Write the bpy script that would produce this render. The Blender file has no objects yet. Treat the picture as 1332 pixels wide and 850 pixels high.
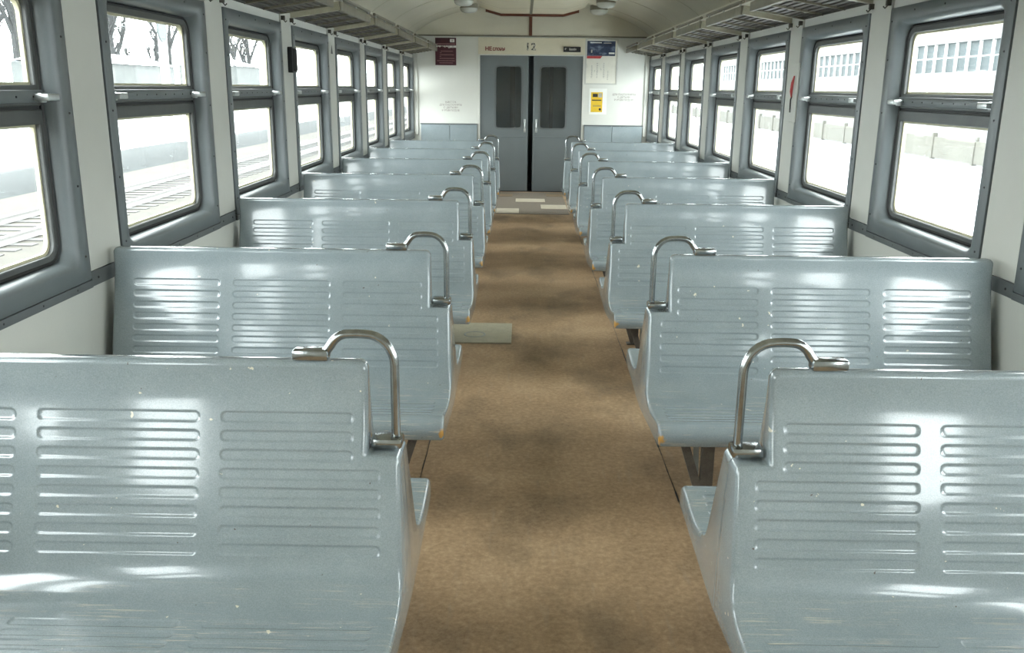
import bpy, bmesh, math, random
from mathutils import Vector, Matrix
random.seed(7)
PI = math.pi
SC = bpy.context.scene
COL = SC.collection

# ------------------------------------------------------------------ camera
CAMX, CAMZ = -0.12, 1.645
cam_data = bpy.data.cameras.new('camera')
cam_data.sensor_fit = 'HORIZONTAL'
cam_data.sensor_width = 36.0
cam_data.lens = 1165.04 / 1332.0 * 36.0
cam_data.clip_start = 0.05
cam_data.clip_end = 500
cam = bpy.data.objects.new('camera', cam_data)
COL.objects.link(cam)
_r = Vector((0.99986507, 0.01235611, 0.01082438))
_u = Vector((-0.01364372, 0.25769709, 0.96612942))
_f = Vector((-0.00914819, 0.96614675, -0.2578309))
M = Matrix.Identity(4)
for i in range(3):
    M[i][0] = _r[i]; M[i][1] = _u[i]; M[i][2] = -_f[i]
M[0][3], M[1][3], M[2][3] = CAMX, 0.0, CAMZ
cam.matrix_world = M
SC.camera = cam

# ------------------------------------------------------------------ sky (overcast) and exposure
SC.view_settings.view_transform = 'Standard'
SC.view_settings.look = 'None'
SC.view_settings.gamma = 1.0
SC.view_settings.use_curve_mapping = False
SC.view_settings.exposure = 0.32
W = bpy.data.worlds.new('overcast_sky')
SC.world = W
W.use_nodes = True
bgn = W.node_tree.nodes['Background']
bgn.inputs[0].default_value = (0.93, 0.98, 1.0, 1)
bgn.inputs[1].default_value = 11.0

# ------------------------------------------------------------------ layout of the carriage (metres)
P = 1.6                    # one window bay
Y0 = 3.862                 # near edge of the surround of window bay 0
WW = 1.292                 # width of a window surround
XF = 1.865                 # inner face of the window surrounds
XWALL = 1.882              # inner face of the side walls
YE = 14.75                 # end wall
YB = -1.10                 # rear end of the modelled part
ZTOP = 2.43                # top of the side walls
BAYS = list(range(-3, 7))
WIN_Z0, WIN_Z1 = 0.872, 2.081

# portals only guide the sampling of the sky light through the windows
def portal(x, y, z, sx, sz, s):
    d = bpy.data.lights.new('window_daylight_portal', 'AREA')
    d.shape = 'RECTANGLE'; d.size = sx; d.size_y = sz
    d.cycles.is_portal = True
    o = bpy.data.objects.new('window_daylight_portal', d)
    COL.objects.link(o)
    o.location = (x, y, z)
    o.rotation_euler = (0, -s * PI / 2, 0) if s < 0 else (0, PI / 2, 0)
    # light looks towards the carriage centre
    o.rotation_euler = Vector((-s, 0, 0)).to_track_quat('-Z', 'Y').to_euler()
    o['kind'] = 'structure'
for k in BAYS:
    for s in (-1, 1):
        portal(s * 2.03, Y0 + k * P + WW / 2, 1.46, 1.25, 1.22, s)

# ------------------------------------------------------------------ material helpers
def mat(name):
    m = bpy.data.materials.new(name); m.use_nodes = True
    nt = m.node_tree
    return m, nt, nt.nodes['Principled BSDF']
def node(nt, t, **kw):
    n = nt.nodes.new(t)
    for k, v in kw.items():
        if k in n.inputs.keys(): n.inputs[k].default_value = v
        else: setattr(n, k, v)
    return n
def coords(nt, scale=(1, 1, 1), kind='Object'):
    tc = nt.nodes.new('ShaderNodeTexCoord'); mp = nt.nodes.new('ShaderNodeMapping')
    mp.inputs['Scale'].default_value = scale
    nt.links.new(tc.outputs[kind], mp.inputs[0])
    return mp.outputs[0]
def ramp(nt, fac, stops):
    r = nt.nodes.new('ShaderNodeValToRGB')
    el = r.color_ramp.elements
    while len(el) < len(stops): el.new(0.5)
    for e, (p, c) in zip(el, stops):
        e.position = p; e.color = (*c, 1) if len(c) == 3 else c
    nt.links.new(fac, r.inputs[0]); return r.outputs[0]
def noise(nt, vec, scale, detail=4, rough=0.55):
    n = nt.nodes.new('ShaderNodeTexNoise')
    n.inputs['Scale'].default_value = scale; n.inputs['Detail'].default_value = detail
    n.inputs['Roughness'].default_value = rough
    nt.links.new(vec, n.inputs['Vector']); return n.outputs[0]
def mix(nt, fac, a, b, blend='MIX'):
    n = nt.nodes.new('ShaderNodeMix'); n.data_type = 'RGBA'; n.blend_type = blend
    for sock, v in ((n.inputs[0], fac), (n.inputs[6], a), (n.inputs[7], b)):
        if isinstance(v, (int, float)): sock.default_value = v
        elif isinstance(v, tuple): sock.default_value = (*v, 1)
        else: nt.links.new(v, sock)
    return n.outputs[2]
def math_(nt, op, a, b=0.0):
    n = nt.nodes.new('ShaderNodeMath'); n.operation = op
    for sock, v in ((n.inputs[0], a), (n.inputs[1], b)):
        if isinstance(v, (int, float)): sock.default_value = v
        else: nt.links.new(v, sock)
    return n.outputs[0]
def bump(nt, bs, h, strength, dist=0.002):
    b = nt.nodes.new('ShaderNodeBump'); b.inputs['Strength'].default_value = strength
    b.inputs['Distance'].default_value = dist
    nt.links.new(h, b.inputs['Height']); nt.links.new(b.outputs[0], bs.inputs['Normal'])

def paint(name, col, rough=0.4, var=0.12, scale=3.0, grain=0.15, spec=0.5, coat=0.0):
    m, nt, b = mat(name)
    v = coords(nt)
    n = noise(nt, v, scale, 6, 0.6)
    dk = tuple(c * (1 - var) for c in col); lt = tuple(min(1, c * (1 + var)) for c in col)
    c = ramp(nt, n, [(0.3, dk), (0.7, lt)])
    g = noise(nt, v, 260, 2)
    c = mix(nt, grain, c, ramp(nt, g, [(0.35, dk), (0.65, lt)]))
    nt.links.new(c, b.inputs['Base Color'])
    b.inputs['Roughness'].default_value = rough
    b.inputs['Specular IOR Level'].default_value = spec
    b.inputs['Coat Weight'].default_value = coat
    b.inputs['Coat Roughness'].default_value = 0.12
    bump(nt, b, g, 0.12, 0.001)
    return m

# bench paint: glossy blue-grey enamel, rubbed and chipped
def bench_paint():
    m, nt, b = mat('bench_enamel')
    tc = nt.nodes.new('ShaderNodeTexCoord')
    oi = nt.nodes.new('ShaderNodeObjectInfo')
    off = nt.nodes.new('ShaderNodeVectorMath'); off.operation = 'ADD'
    comb = nt.nodes.new('ShaderNodeCombineXYZ')
    sc = math_(nt, 'MULTIPLY', oi.outputs['Random'], 40.0)
    nt.links.new(sc, comb.inputs[0]); nt.links.new(sc, comb.inputs[2])
    nt.links.new(tc.outputs['Object'], off.inputs[0]); nt.links.new(comb.outputs[0], off.inputs[1])
    v = off.outputs[0]
    sep = nt.nodes.new('ShaderNodeSeparateXYZ'); nt.links.new(tc.outputs['Object'], sep.inputs[0])
    base = ramp(nt, noise(nt, v, 4, 6, 0.65), [(0.3, (0.210, 0.250, 0.268)), (0.7, (0.272, 0.318, 0.337))])
    grain = noise(nt, v, 330, 2, 0.6)
    base = mix(nt, 0.22, base, ramp(nt, grain, [(0.35, (0.15, 0.18, 0.19)), (0.65, (0.44, 0.49, 0.50))]))
    # long pale rubbed streaks on the seat
    mp = nt.nodes.new('ShaderNodeMapping'); mp.inputs['Scale'].default_value = (5, 170, 90)
    nt.links.new(v, mp.inputs[0])
    streak = ramp(nt, noise(nt, mp.outputs[0], 1.0, 5, 0.75), [(0.55, (0, 0, 0)), (0.64, (1, 1, 1))])
    patch = ramp(nt, noise(nt, v, 5.5, 3, 0.6), [(0.42, (0, 0, 0)), (0.58, (1, 1, 1))])
    low = ramp(nt, sep.outputs[2], [(0.41, (1, 1, 1)), (0.45, (0, 0, 0))])
    sm = math_(nt, 'MULTIPLY', streak, math_(nt, 'MULTIPLY', patch, low))
    base = mix(nt, math_(nt, 'MULTIPLY', sm, 0.75), base, (0.62, 0.56, 0.45))
    # small chips showing primer
    vor = nt.nodes.new('ShaderNodeTexNoise'); vor.inputs['Scale'].default_value = 34; vor.inputs['Detail'].default_value = 3
    nt.links.new(v, vor.inputs['Vector'])
    chip = ramp(nt, vor.outputs[0], [(0.735, (0, 0, 0)), (0.75, (1, 1, 1))])
    base = mix(nt, chip, base, (0.68, 0.64, 0.52))
    dchip = ramp(nt, noise(nt, v, 60, 2, 0.5), [(0.765, (0, 0, 0)), (0.78, (1, 1, 1))])
    base = mix(nt, dchip, base, (0.12, 0.11, 0.1))
    # orange primer showing at the knocked front corners by the aisle
    vm = nt.nodes.new('ShaderNodeVectorMath'); vm.operation = 'ABSOLUTE'; nt.links.new(tc.outputs['Object'], vm.inputs[0])
    ds = nt.nodes.new('ShaderNodeVectorMath'); ds.operation = 'DISTANCE'; ds.inputs[1].default_value = (0.408, 0.556, 0.372); nt.links.new(vm.outputs[0], ds.inputs[0])
    knock = math_(nt, 'ADD', ds.outputs['Value'], math_(nt, 'MULTIPLY', noise(nt, v, 60, 3), 0.05))
    base = mix(nt, ramp(nt, knock, [(0.040, (1, 1, 1)), (0.046, (0, 0, 0))]), base, (0.55, 0.30, 0.08))
    nt.links.new(base, b.inputs['Base Color'])
    mp2 = nt.nodes.new('ShaderNodeMapping'); mp2.inputs['Scale'].default_value = (1.2, 4, 4)
    nt.links.new(v, mp2.inputs[0])
    rr = ramp(nt, noise(nt, mp2.outputs[0], 2.0, 5, 0.7), [(0.3, (0.16,) * 3), (0.7, (0.23,) * 3)])
    nt.links.new(rr, b.inputs['Roughness'])
    b.inputs['Specular IOR Level'].default_value = 0.6
    b.inputs['Coat Weight'].default_value = 0.9
    b.inputs['Coat Roughness'].default_value = 0.085; b.inputs['Coat IOR'].default_value = 1.55
    hb = math_(nt, 'ADD', math_(nt, 'MULTIPLY', grain, 0.35), math_(nt, 'MULTIPLY', noise(nt, v, 7, 2), 5.0))
    bump(nt, b, hb, 0.05, 0.0006)
    return m

def floor_mat():
    m, nt, b = mat('brown_linoleum')
    v = coords(nt)
    big = ramp(nt, noise(nt, v, 1.3, 8, 0.62), [(0.30, (0.24, 0.146, 0.076)), (0.5, (0.46, 0.295, 0.163)), (0.7, (0.67, 0.465, 0.28))])
    fine = ramp(nt, noise(nt, v, 45, 8, 0.75), [(0.3, (0.09, 0.06, 0.035)), (0.52, (0.40, 0.285, 0.175)), (0.72, (0.70, 0.545, 0.37))])
    c = mix(nt, 0.45, big, fine)
    vs = coords(nt, (9, 1.2, 1))
    scuff = ramp(nt, noise(nt, vs, 2.2, 6, 0.7), [(0.58, (0, 0, 0)), (0.72, (1, 1, 1))])
    c = mix(nt, math_(nt, 'MULTIPLY', scuff, 0.28), c, (0.36, 0.31, 0.25))
    sp = ramp(nt, noise(nt, v, 130, 3, 0.6), [(0.70, (0, 0, 0)), (0.76, (1, 1, 1))])
    c = mix(nt, math_(nt, 'MULTIPLY', sp, 0.7), c, (0.05, 0.04, 0.03))
    # trodden-in dirt with ragged edges
    dirt = ramp(nt, noise(nt, coords(nt, (0.9, 0.55, 1)), 2.1, 7, 0.6), [(0.5, (0, 0, 0)), (0.68, (1, 1, 1))])
    c = mix(nt, math_(nt, 'MULTIPLY', dirt, 0.6), c, (0.085, 0.064, 0.043))
    nt.links.new(c, b.inputs['Base Color'])
    b.inputs['Roughness'].default_value = 0.62
    b.inputs['Specular IOR Level'].default_value = 0.3
    bump(nt, b, noise(nt, v, 90, 5, 0.7), 0.25, 0.002)
    return m

def metal(name, col, rough, m_=1.0):
    m, nt, b = mat(name)
    v = coords(nt)
    n = noise(nt, v, 60, 4)
    nt.links.new(ramp(nt, n, [(0.3, tuple(c * 0.82 for c in col)), (0.7, col)]), b.inputs['Base Color'])
    b.inputs['Metallic'].default_value = m_
    nt.links.new(ramp(nt, noise(nt, v, 25, 3), [(0.3, (rough * 0.8,) * 3), (0.7, (rough * 1.25,) * 3)]), b.inputs['Roughness'])
    return m

def pane_mat(name, dirt):
    m = bpy.data.materials.new(name); m.use_nodes = True
    nt = m.node_tree; nt.nodes.clear()
    out = nt.nodes.new('ShaderNodeOutputMaterial')
    v = coords(nt)
    tr = nt.nodes.new('ShaderNodeBsdfTransparent'); tr.inputs[0].default_value = (0.97, 0.99, 0.98, 1)
    gl = nt.nodes.new('ShaderNodeBsdfGlossy'); gl.inputs['Roughness'].default_value = 0.02
    lw = nt.nodes.new('ShaderNodeLayerWeight'); lw.inputs[0].default_value = 0.5
    fr = math_(nt, 'ADD', math_(nt, 'MULTIPLY', math_(nt, 'POWER', lw.outputs['Facing'], 5.0), 0.45), 0.025)
    m1 = nt.nodes.new('ShaderNodeMixShader')
    nt.links.new(fr, m1.inputs[0]); nt.links.new(tr.outputs[0], m1.inputs[1]); nt.links.new(gl.outputs[0], m1.inputs[2])
    ts = nt.nodes.new('ShaderNodeBsdfTranslucent'); ts.inputs[0].default_value = (0.82, 0.83, 0.8, 1)
    df = nt.nodes.new('ShaderNodeBsdfDiffuse'); df.inputs[0].default_value = (0.6, 0.6, 0.56, 1)
    m2 = nt.nodes.new('ShaderNodeMixShader'); m2.inputs[0].default_value = 0.3
    nt.links.new(ts.outputs[0], m2.inputs[1]); nt.links.new(df.outputs[0], m2.inputs[2])
    st = noise(nt, coords(nt, (1, 26, 2.2)), 1.6, 5, 0.65)
    sp = noise(nt, v, 14, 5, 0.7)
    f = math_(nt, 'MULTIPLY', ramp(nt, math_(nt, 'ADD', math_(nt, 'MULTIPLY', st, 0.65), math_(nt, 'MULTIPLY', sp, 0.35)),
              [(0.35, (0.25,) * 3), (0.72, (1.0,) * 3)]), dirt)
    m3 = nt.nodes.new('ShaderNodeMixShader')
    nt.links.new(f, m3.inputs[0]); nt.links.new(m1.outputs[0], m3.inputs[1]); nt.links.new(m2.outputs[0], m3.inputs[2])
    nt.links.new(m3.outputs[0], out.inputs[0])
    return m

MT = {}
MT['bench'] = bench_paint()
MT['floor'] = floor_mat()
MT['wall'] = paint('cream_white_wall', (0.64, 0.64, 0.59), 0.45, 0.05, 2.0, 0.25)
MT['pillar'] = paint('cream_pillar_cover', (0.52, 0.52, 0.475), 0.45, 0.06, 2.0, 0.25)
MT['ceiling'] = paint('yellowed_ceiling', (0.60, 0.57, 0.46), 0.5, 0.08, 1.6, 0.45)
MT['cornice'] = paint('cornice_paint', (0.62, 0.60, 0.50), 0.4, 0.08, 4)
MT['frame'] = paint('window_surround_grey', (0.122, 0.138, 0.142), 0.33, 0.1, 4, 0.3)
MT['sash'] = paint('window_sash_grey', (0.062, 0.066, 0.063), 0.4, 0.25, 9, 0.3)
MT['strip'] = paint('sill_strip_grey', (0.11, 0.12, 0.122), 0.4, 0.12, 5, 0.3)
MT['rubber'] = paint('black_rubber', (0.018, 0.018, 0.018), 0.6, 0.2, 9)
MT['seal'] = paint('yellowed_glazing_seal', (0.5, 0.47, 0.33), 0.6, 0.2, 12)
MT['pane'] = pane_mat('dusty_window_glass', 0.014)
MT['door_pane'] = pane_mat('dull_door_glass', 0.10)
MT['steel'] = metal('brushed_steel', (0.42, 0.44, 0.44), 0.2)
MT['latch'] = metal('latch_aluminium', (0.62, 0.64, 0.63), 0.35)
MT['leg'] = paint('worn_bench_frame', (0.13, 0.115, 0.10), 0.5, 0.45, 18, 0.3)
MT['leg_light'] = paint('grey_bench_strut', (0.32, 0.34, 0.33), 0.5, 0.2, 12)
MT['rack'] = paint('rack_painted_metal', (0.18, 0.165, 0.118), 0.45, 0.25, 12, 0.3)
MT['bracket'] = paint('rack_bracket_paint', (0.38, 0.355, 0.265), 0.45, 0.2, 12, 0.3)
MT['slat'] = paint('rack_slat_brown', (0.05, 0.043, 0.032), 0.55, 0.3, 14, 0.3)
MT['door'] = paint('door_grey_enamel', (0.135, 0.154, 0.158), 0.4, 0.10, 3, 0.45)
MT['dark'] = paint('vestibule_grey', (0.16, 0.19, 0.2), 0.6, 0.15, 2)
MT['brown'] = paint('brown_trim', (0.12, 0.032, 0.012), 0.45, 0.3, 9)
MT['duct'] = paint('duct_cream', (0.66, 0.61, 0.47), 0.45, 0.1, 3, 0.4)
MT['lamp'] = paint('lamp_shade_glass', (0.55, 0.57, 0.52), 0.25, 0.08, 5)
MT['maroon'] = paint('maroon_print', (0.055, 0.006, 0.014), 0.4, 0.15, 9)
MT['pinkish'] = paint('pale_print', (0.30, 0.16, 0.16), 0.5, 0.2, 40)
MT['paper'] = paint('paper_white', (0.74, 0.72, 0.63), 0.6, 0.05, 9)
MT['white'] = paint('white_plastic', (0.78, 0.78, 0.74), 0.5, 0.05, 9)
MT['yellow'] = paint('yellow_print', (0.72, 0.47, 0.02), 0.45, 0.08, 9)
MT['black'] = paint('black_plastic', (0.012, 0.012, 0.013), 0.4, 0.2, 9)
MT['red'] = paint('red_print', (0.42, 0.05, 0.05), 0.5, 0.15, 30)
MT['greyprint'] = paint('grey_print', (0.42, 0.41, 0.37), 0.6, 0.3, 40)
MT['hatch'] = paint('hatch_plate', (0.40, 0.37, 0.27), 0.5, 0.25, 14, 0.6)
MT['mat_pale'] = paint('pale_tread_strip', (0.62, 0.55, 0.43), 0.6, 0.12, 9)
MT['mat_brown'] = paint('brown_tread_strip', (0.25, 0.18, 0.11), 0.6, 0.2, 9)
MT['coarse'] = paint('coarse_doormat', (0.23, 0.19, 0.15), 0.8, 0.35, 70, 0.6)

# blue picture of the notice: dark misty sky print
m_, nt_, b_ = mat('blue_picture_print')
c_ = ramp(nt_, noise(nt_, coords(nt_, (4, 4, 7)), 2.0, 6, 0.6), [(0.3, (0.008, 0.011, 0.03)), (0.52, (0.03, 0.045, 0.095)), (0.75, (0.22, 0.28, 0.36))])
nt_.links.new(c_, b_.inputs['Base Color']); b_.inputs['Roughness'].default_value = 0.4
MT['bluepic'] = m_
# worn stencil lettering: pigment left in patches on the wall paint
def worn_print(name, col, wallc, lo, hi, sc=70):
    m, nt, b = mat(name)
    f = ramp(nt, noise(nt, coords(nt), sc, 3, 0.6), [(lo, (0, 0, 0)), (hi, (1, 1, 1))])
    nt.links.new(mix(nt, f, wallc, col), b.inputs['Base Color'])
    b.inputs['Roughness'].default_value = 0.55
    return m
MT['stencil'] = worn_print('worn_red_grey_stencil', (0.16, 0.11, 0.10), (0.62, 0.60, 0.56), 0.36, 0.66, 45)
MT['digits'] = worn_print('worn_black_digits', (0.02, 0.02, 0.02), (0.62, 0.6, 0.5), 0.40, 0.52, 30)
MT['redtext'] = worn_print('worn_red_lettering', (0.20, 0.015, 0.015), (0.5, 0.36, 0.30), 0.22, 0.40, 60)

# outdoor materials
MT['snow'] = paint('old_snow', (0.62, 0.64, 0.66), 0.9, 0.15, 0.5, 0.1)
MT['ballast'] = paint('brown_ballast', (0.036, 0.031, 0.022), 0.95, 0.45, 1.2, 0.5)
MT['bank'] = paint('grey_green_bank', (0.012, 0.015, 0.015), 0.95, 0.4, 0.8, 0.3)
MT['rail'] = metal('worn_rail_steel', (0.30, 0.29, 0.28), 0.5, 0.6)
MT['sleeper'] = paint('grey_sleepers', (0.05, 0.048, 0.045), 0.9, 0.3, 5)
MT['bark'] = paint('grey_bark', (0.014, 0.015, 0.015), 0.9, 0.3, 6)
MT['shedwall'] = paint('pale_shed_wall', (0.075, 0.08, 0.077), 0.8, 0.15, 1.0)
MT['disc'] = paint('grey_signal_disc', (0.05, 0.06, 0.06), 0.6, 0.1, 3)
MT['concrete'] = paint('pale_concrete', (0.45, 0.45, 0.44), 0.9, 0.1, 2)
MT['stwall'] = paint('station_wall', (0.14, 0.14, 0.137), 0.8, 0.1, 1)
MT['stglass'] = paint('station_glass', (0.052, 0.064, 0.067), 0.6, 0.25, 0.6, 0.0, 0.1)
MT['beige'] = paint('beige_fence', (0.07, 0.066, 0.053), 0.9, 0.15, 1)

# ------------------------------------------------------------------ mesh helpers
class MB:
    def __init__(s): s.v = []; s.f = []
    def quad(s, a, b, c, d):
        i = len(s.v); s.v += [tuple(a), tuple(b), tuple(c), tuple(d)]; s.f.append((i, i + 1, i + 2, i + 3))
    def box(s, x0, x1, y0, y1, z0, z1, bev=0.0):
        x0, x1 = sorted((x0, x1)); y0, y1 = sorted((y0, y1)); z0, z1 = sorted((z0, z1))
        if bev <= 0 or min(x1 - x0, y1 - y0, z1 - z0) < 2.2 * bev:
            i = len(s.v)
            s.v += [(x, y, z) for z in (z0, z1) for y in (y0, y1) for x in (x0, x1)]
            s.f += [tuple(i + k for k in q) for q in ((0, 2, 3, 1), (4, 5, 7, 6), (0, 1, 5, 4), (2, 6, 7, 3), (0, 4, 6, 2), (1, 3, 7, 5))]
        else:
            bm = bmesh.new(); bmesh.ops.create_cube(bm, size=1)
            for v in bm.verts:
                v.co = Vector(((x0 + x1) / 2 + v.co.x * (x1 - x0), (y0 + y1) / 2 + v.co.y * (y1 - y0), (z0 + z1) / 2 + v.co.z * (z1 - z0)))
            bmesh.ops.bevel(bm, geom=bm.edges[:], offset=bev, segments=2, affect='EDGES', profile=0.5)
            i = len(s.v); bm.verts.index_update()
            s.v += [tuple(v.co) for v in bm.verts]; s.f += [tuple(i + v.index for v in f.verts) for f in bm.faces]
            bm.free()
        return s
    def loops(s, loops, closed=True, cap0=False, cap1=False):
        n = len(loops[0]); base = len(s.v)
        for lp in loops: s.v += [tuple(p) for p in lp]
        for a in range(len(loops) - 1):
            for j in range(n if closed else n - 1):
                j2 = (j + 1) % n
                s.f.append((base + a * n + j, base + a * n + j2, base + (a + 1) * n + j2, base + (a + 1) * n + j))
        if cap0: s.f.append(tuple(base + j for j in range(n))[::-1])
        if cap1: s.f.append(tuple(base + (len(loops) - 1) * n + j for j in range(n)))
        return s
    def sweep(s, pts, rad, n=10, cap=True, closed=False):
        pts = [Vector(p) for p in pts]; lp = []
        up = None
        for i, p in enumerate(pts):
            a = pts[max(i - 1, 0)]; b = pts[min(i + 1, len(pts) - 1)]
            t = (b - a).normalized()
            if up is None:
                up = Vector((0, 1, 0)) if abs(t.y) < 0.9 else Vector((1, 0, 0))
            up = (up - t * up.dot(t)).normalized(); w = t.cross(up)
            r = rad[i] if isinstance(rad, (list, tuple)) else rad
            lp.append([p + up * (r * math.cos(2 * PI * k / n)) + w * (r * math.sin(2 * PI * k / n)) for k in range(n)])
        return s.loops(lp, True, cap, cap)
    def bar(s, a, b, w, h, upv=(0, 0, 1)):
        a, b = Vector(a), Vector(b); t = (b - a).normalized(); u = Vector(upv); u = (u - t * u.dot(t)).normalized(); x = t.cross(u)
        f = lambda p: [p + x * w / 2 + u * h / 2, p - x * w / 2 + u * h / 2, p - x * w / 2 - u * h / 2, p + x * w / 2 - u * h / 2]
        return s.loops([f(a), f(b)], True, True, True)
    def mesh(s, name, material, smooth=None):
        me = bpy.data.meshes.new(name); me.from_pydata(s.v, [], s.f)
        bm = bmesh.new(); bm.from_mesh(me)
        bmesh.ops.recalc_face_normals(bm, faces=bm.faces[:]); bm.to_mesh(me); bm.free()
        if smooth is not None:
            for p in me.polygons: p.use_smooth = True
            me.set_sharp_from_angle(angle=math.radians(smooth))
        me.materials.append(MT[material] if isinstance(material, str) else material)
        return me
    def build(s, name, material, parent=None, smooth=None, loc=None):
        return link(name, s.mesh(name, material, smooth), parent, loc)
def link(name, me, parent=None, loc=None):
    o = bpy.data.objects.new(name, me); COL.objects.link(o)
    if loc is not None: o.location = loc
    if parent is not None: o.parent = parent
    return o
def tag(o, label=None, cat=None, group=None, kind=None):
    if label: o['label'] = label
    if cat: o['category'] = cat
    if group: o['group'] = group
    if kind: o['kind'] = kind
    return o
def empty(name, loc=(0, 0, 0), rz=0.0):
    o = bpy.data.objects.new(name, None); COL.objects.link(o); o.location = loc; o.rotation_euler = (0, 0, rz)
    o.empty_display_size = 0.1
    return o
def copy_tree(o, parent=None):
    c = o.copy(); COL.objects.link(c); c.parent = parent
    for ch in [q for q in bpy.data.objects if q.parent == o]: copy_tree(ch, c)
    return c
def box(name, material, x0, x1, y0, y1, z0, z1, parent=None, bev=0.0):
    return MB().box(x0, x1, y0, y1, z0, z1, bev).build(name, material, parent)
def rrect(u0, u1, v0, v1, r, n=6):
    rt, rb = r if isinstance(r, tuple) else (r, r)          # top and bottom corner radius
    pts = []
    for su, sv, r, a0 in ((1, 1, rt, 0), (0, 1, rt, 90), (0, 0, rb, 180), (1, 0, rb, 270)):
        r = max(r, 1e-4)
        cu = u1 - r if su else u0 + r; cv = v1 - r if sv else v0 + r
        for i in range(n + 1):
            a = math.radians(a0 + 90 * i / n); pts.append((cu + r * math.cos(a), cv + r * math.sin(a)))
    return pts
ORD = ['first', 'second', 'third', 'fourth', 'fifth', 'sixth', 'seventh', 'eighth', 'ninth', 'tenth', 'eleventh']
SIDE = {-1: 'maroon-poster side', 1: 'framed-notice side'}

# ------------------------------------------------------------------ shell of the carriage
fl = MB()
fl.box(-XWALL, XWALL, YB, YE, -0.06, 0.0)
tag(fl.build('floor', 'floor'), 'worn brown linoleum floor of the carriage', kind='structure')
FL = bpy.data.objects['floor']
for s in (-1, 1):
    sm = MB(); n = 120
    pts = []
    for i in range(n + 1):
        pts.append((s * 0.545 + 0.001 * math.sin(i * 1.7) , 0.2 + i * (11.6 / n), 0))
    for i in range(n):
        w = 0.0012 + 0.003 * random.random() ** 2
        a, b = pts[i], pts[i + 1]
        sm.quad((a[0] - w, a[1], 0.0012), (a[0] + w, a[1], 0.0012), (b[0] + w, b[1], 0.0012), (b[0] - w, b[1], 0.0012))
    sm.build('floor_seam', 'black', FL)

def arch(x): return ZTOP + 0.50 * max(0.0, 1 - (x / 1.86) ** 2) ** 0.75
AX = [-1.86 * math.cos(PI * i / 40) for i in range(41)]
cl = MB()
cl.loops([[(x, y, arch(x)) for x in AX] for y in (YB, YE)], closed=False)
cl.loops([[(x, y, arch(x) + 0.05) for x in AX] for y in (YB, YE)], closed=False)
CEIL = tag(cl.build('ceiling', 'ceiling', smooth=40), 'yellowed arched ceiling with transverse joint strips', kind='structure')
for y in [13.93 - 1.62 * i for i in range(8)]:
    rb = MB()
    rb.loops([[(x, y - 0.02, arch(x) - 0.001) for x in AX], [(x, y - 0.014, arch(x) - 0.008) for x in AX],
              [(x, y + 0.014, arch(x) - 0.008) for x in AX], [(x, y + 0.02, arch(x) - 0.001) for x in AX]], closed=False)
    rb.build('ceiling_joint_strip', 'ceiling', CEIL, smooth=60)

# side walls with window openings
for s, nm in ((-1, 'wall_left'), (1, 'wall_right')):
    w = MB(); xa, xb = s * XWALL, s * (XWALL + 0.10)
    w.box(xa, xb, YB, YE, 0, WIN_Z0 + 0.03)
    w.box(xa, xb, YB, YE, WIN_Z1 - 0.03, ZTOP + 0.02)
    ye = YB
    for k in BAYS:
        y0 = Y0 + k * P + 0.03
        w.box(xa, xb, ye, y0, WIN_Z0 + 0.03, WIN_Z1 - 0.03); ye = y0 + WW - 0.06
    w.box(xa, xb, ye, YE, WIN_Z0 + 0.03, WIN_Z1 - 0.03)
    WO = tag(w.build(nm, 'wall'), 'cream painted carriage side wall on the ' + SIDE[s], kind='structure')
    # pillar covers between the windows, sill trim and cornice
    for k in BAYS[1:] + [7]:
        ya, yb = Y0 + (k - 1) * P + WW + 0.006, Y0 + k * P - 0.012
        if k == 7: yb = YE - 0.002
        if yb - ya < 0.02: continue
        pc = MB(); pc.box(s * (XWALL - 0.013), s * (XWALL + 0.004), ya, yb, 0.905, 2.19, 0.004)
        pc.build('pillar_cover', 'pillar', WO)
        st = MB(); st.box(s * (XWALL - 0.012), s * XWALL, ya, yb, 0.838, 0.90, 0.002)
        st.build('sill_trim', 'strip', WO)
        for f_ in (0.2, 0.8):
            c = MB(); yy = ya + f_ * (yb - ya)
            c.loops([[(s * (XWALL - 0.012 - d), yy + r * math.cos(a * PI / 4), 0.868 + r * math.sin(a * PI / 4)) for a in range(8)] for d, r in ((0, .006), (.003, .004))], True, False, True)
            c.build('screw', 'black', WO)
    cn = MB()
    cn.box(s * 1.80, s * 1.875, YB, YE, 2.405, 2.432, 0.004)
    cn.build('cornice_strip', 'cornice', WO)
    cn = MB(); cn.box(s * 1.845, s * 1.876, YB, YE, 2.35, 2.385, 0.004); cn.build('cornice_strip', 'cornice', WO)
    # lower skirting
    bb = MB(); bb.box(s * (XWALL - 0.02), s * XWALL, YB, YE, 0.0, 0.12, 0.003)
    tag(bb.build('baseboard_left' if s < 0 else 'baseboard_right', 'strip'), 'dark grey skirting along the side wall, ' + SIDE[s], kind='structure')

# unseen rear wall, set close behind the camera to darken the near benches
tag(box('wall_back', 'wall', -1.98, 1.98, YB - 0.06, YB, 0, 3.0), 'cream rear end wall of the carriage', kind='structure')

# end wall with door opening
DX0, DX1, DZ = -0.815, 0.82, 2.142
w = MB()
w.box(-1.98, DX0, YE, YE + 0.08, 0, 3.05); w.box(DX1, 1.98, YE, YE + 0.08, 0, 3.05); w.box(DX0, DX1, YE, YE + 0.08, DZ, 3.05)
WEND = tag(w.build('wall_end', 'wall'), 'cream end wall around the grey double door', kind='structure')
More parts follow.
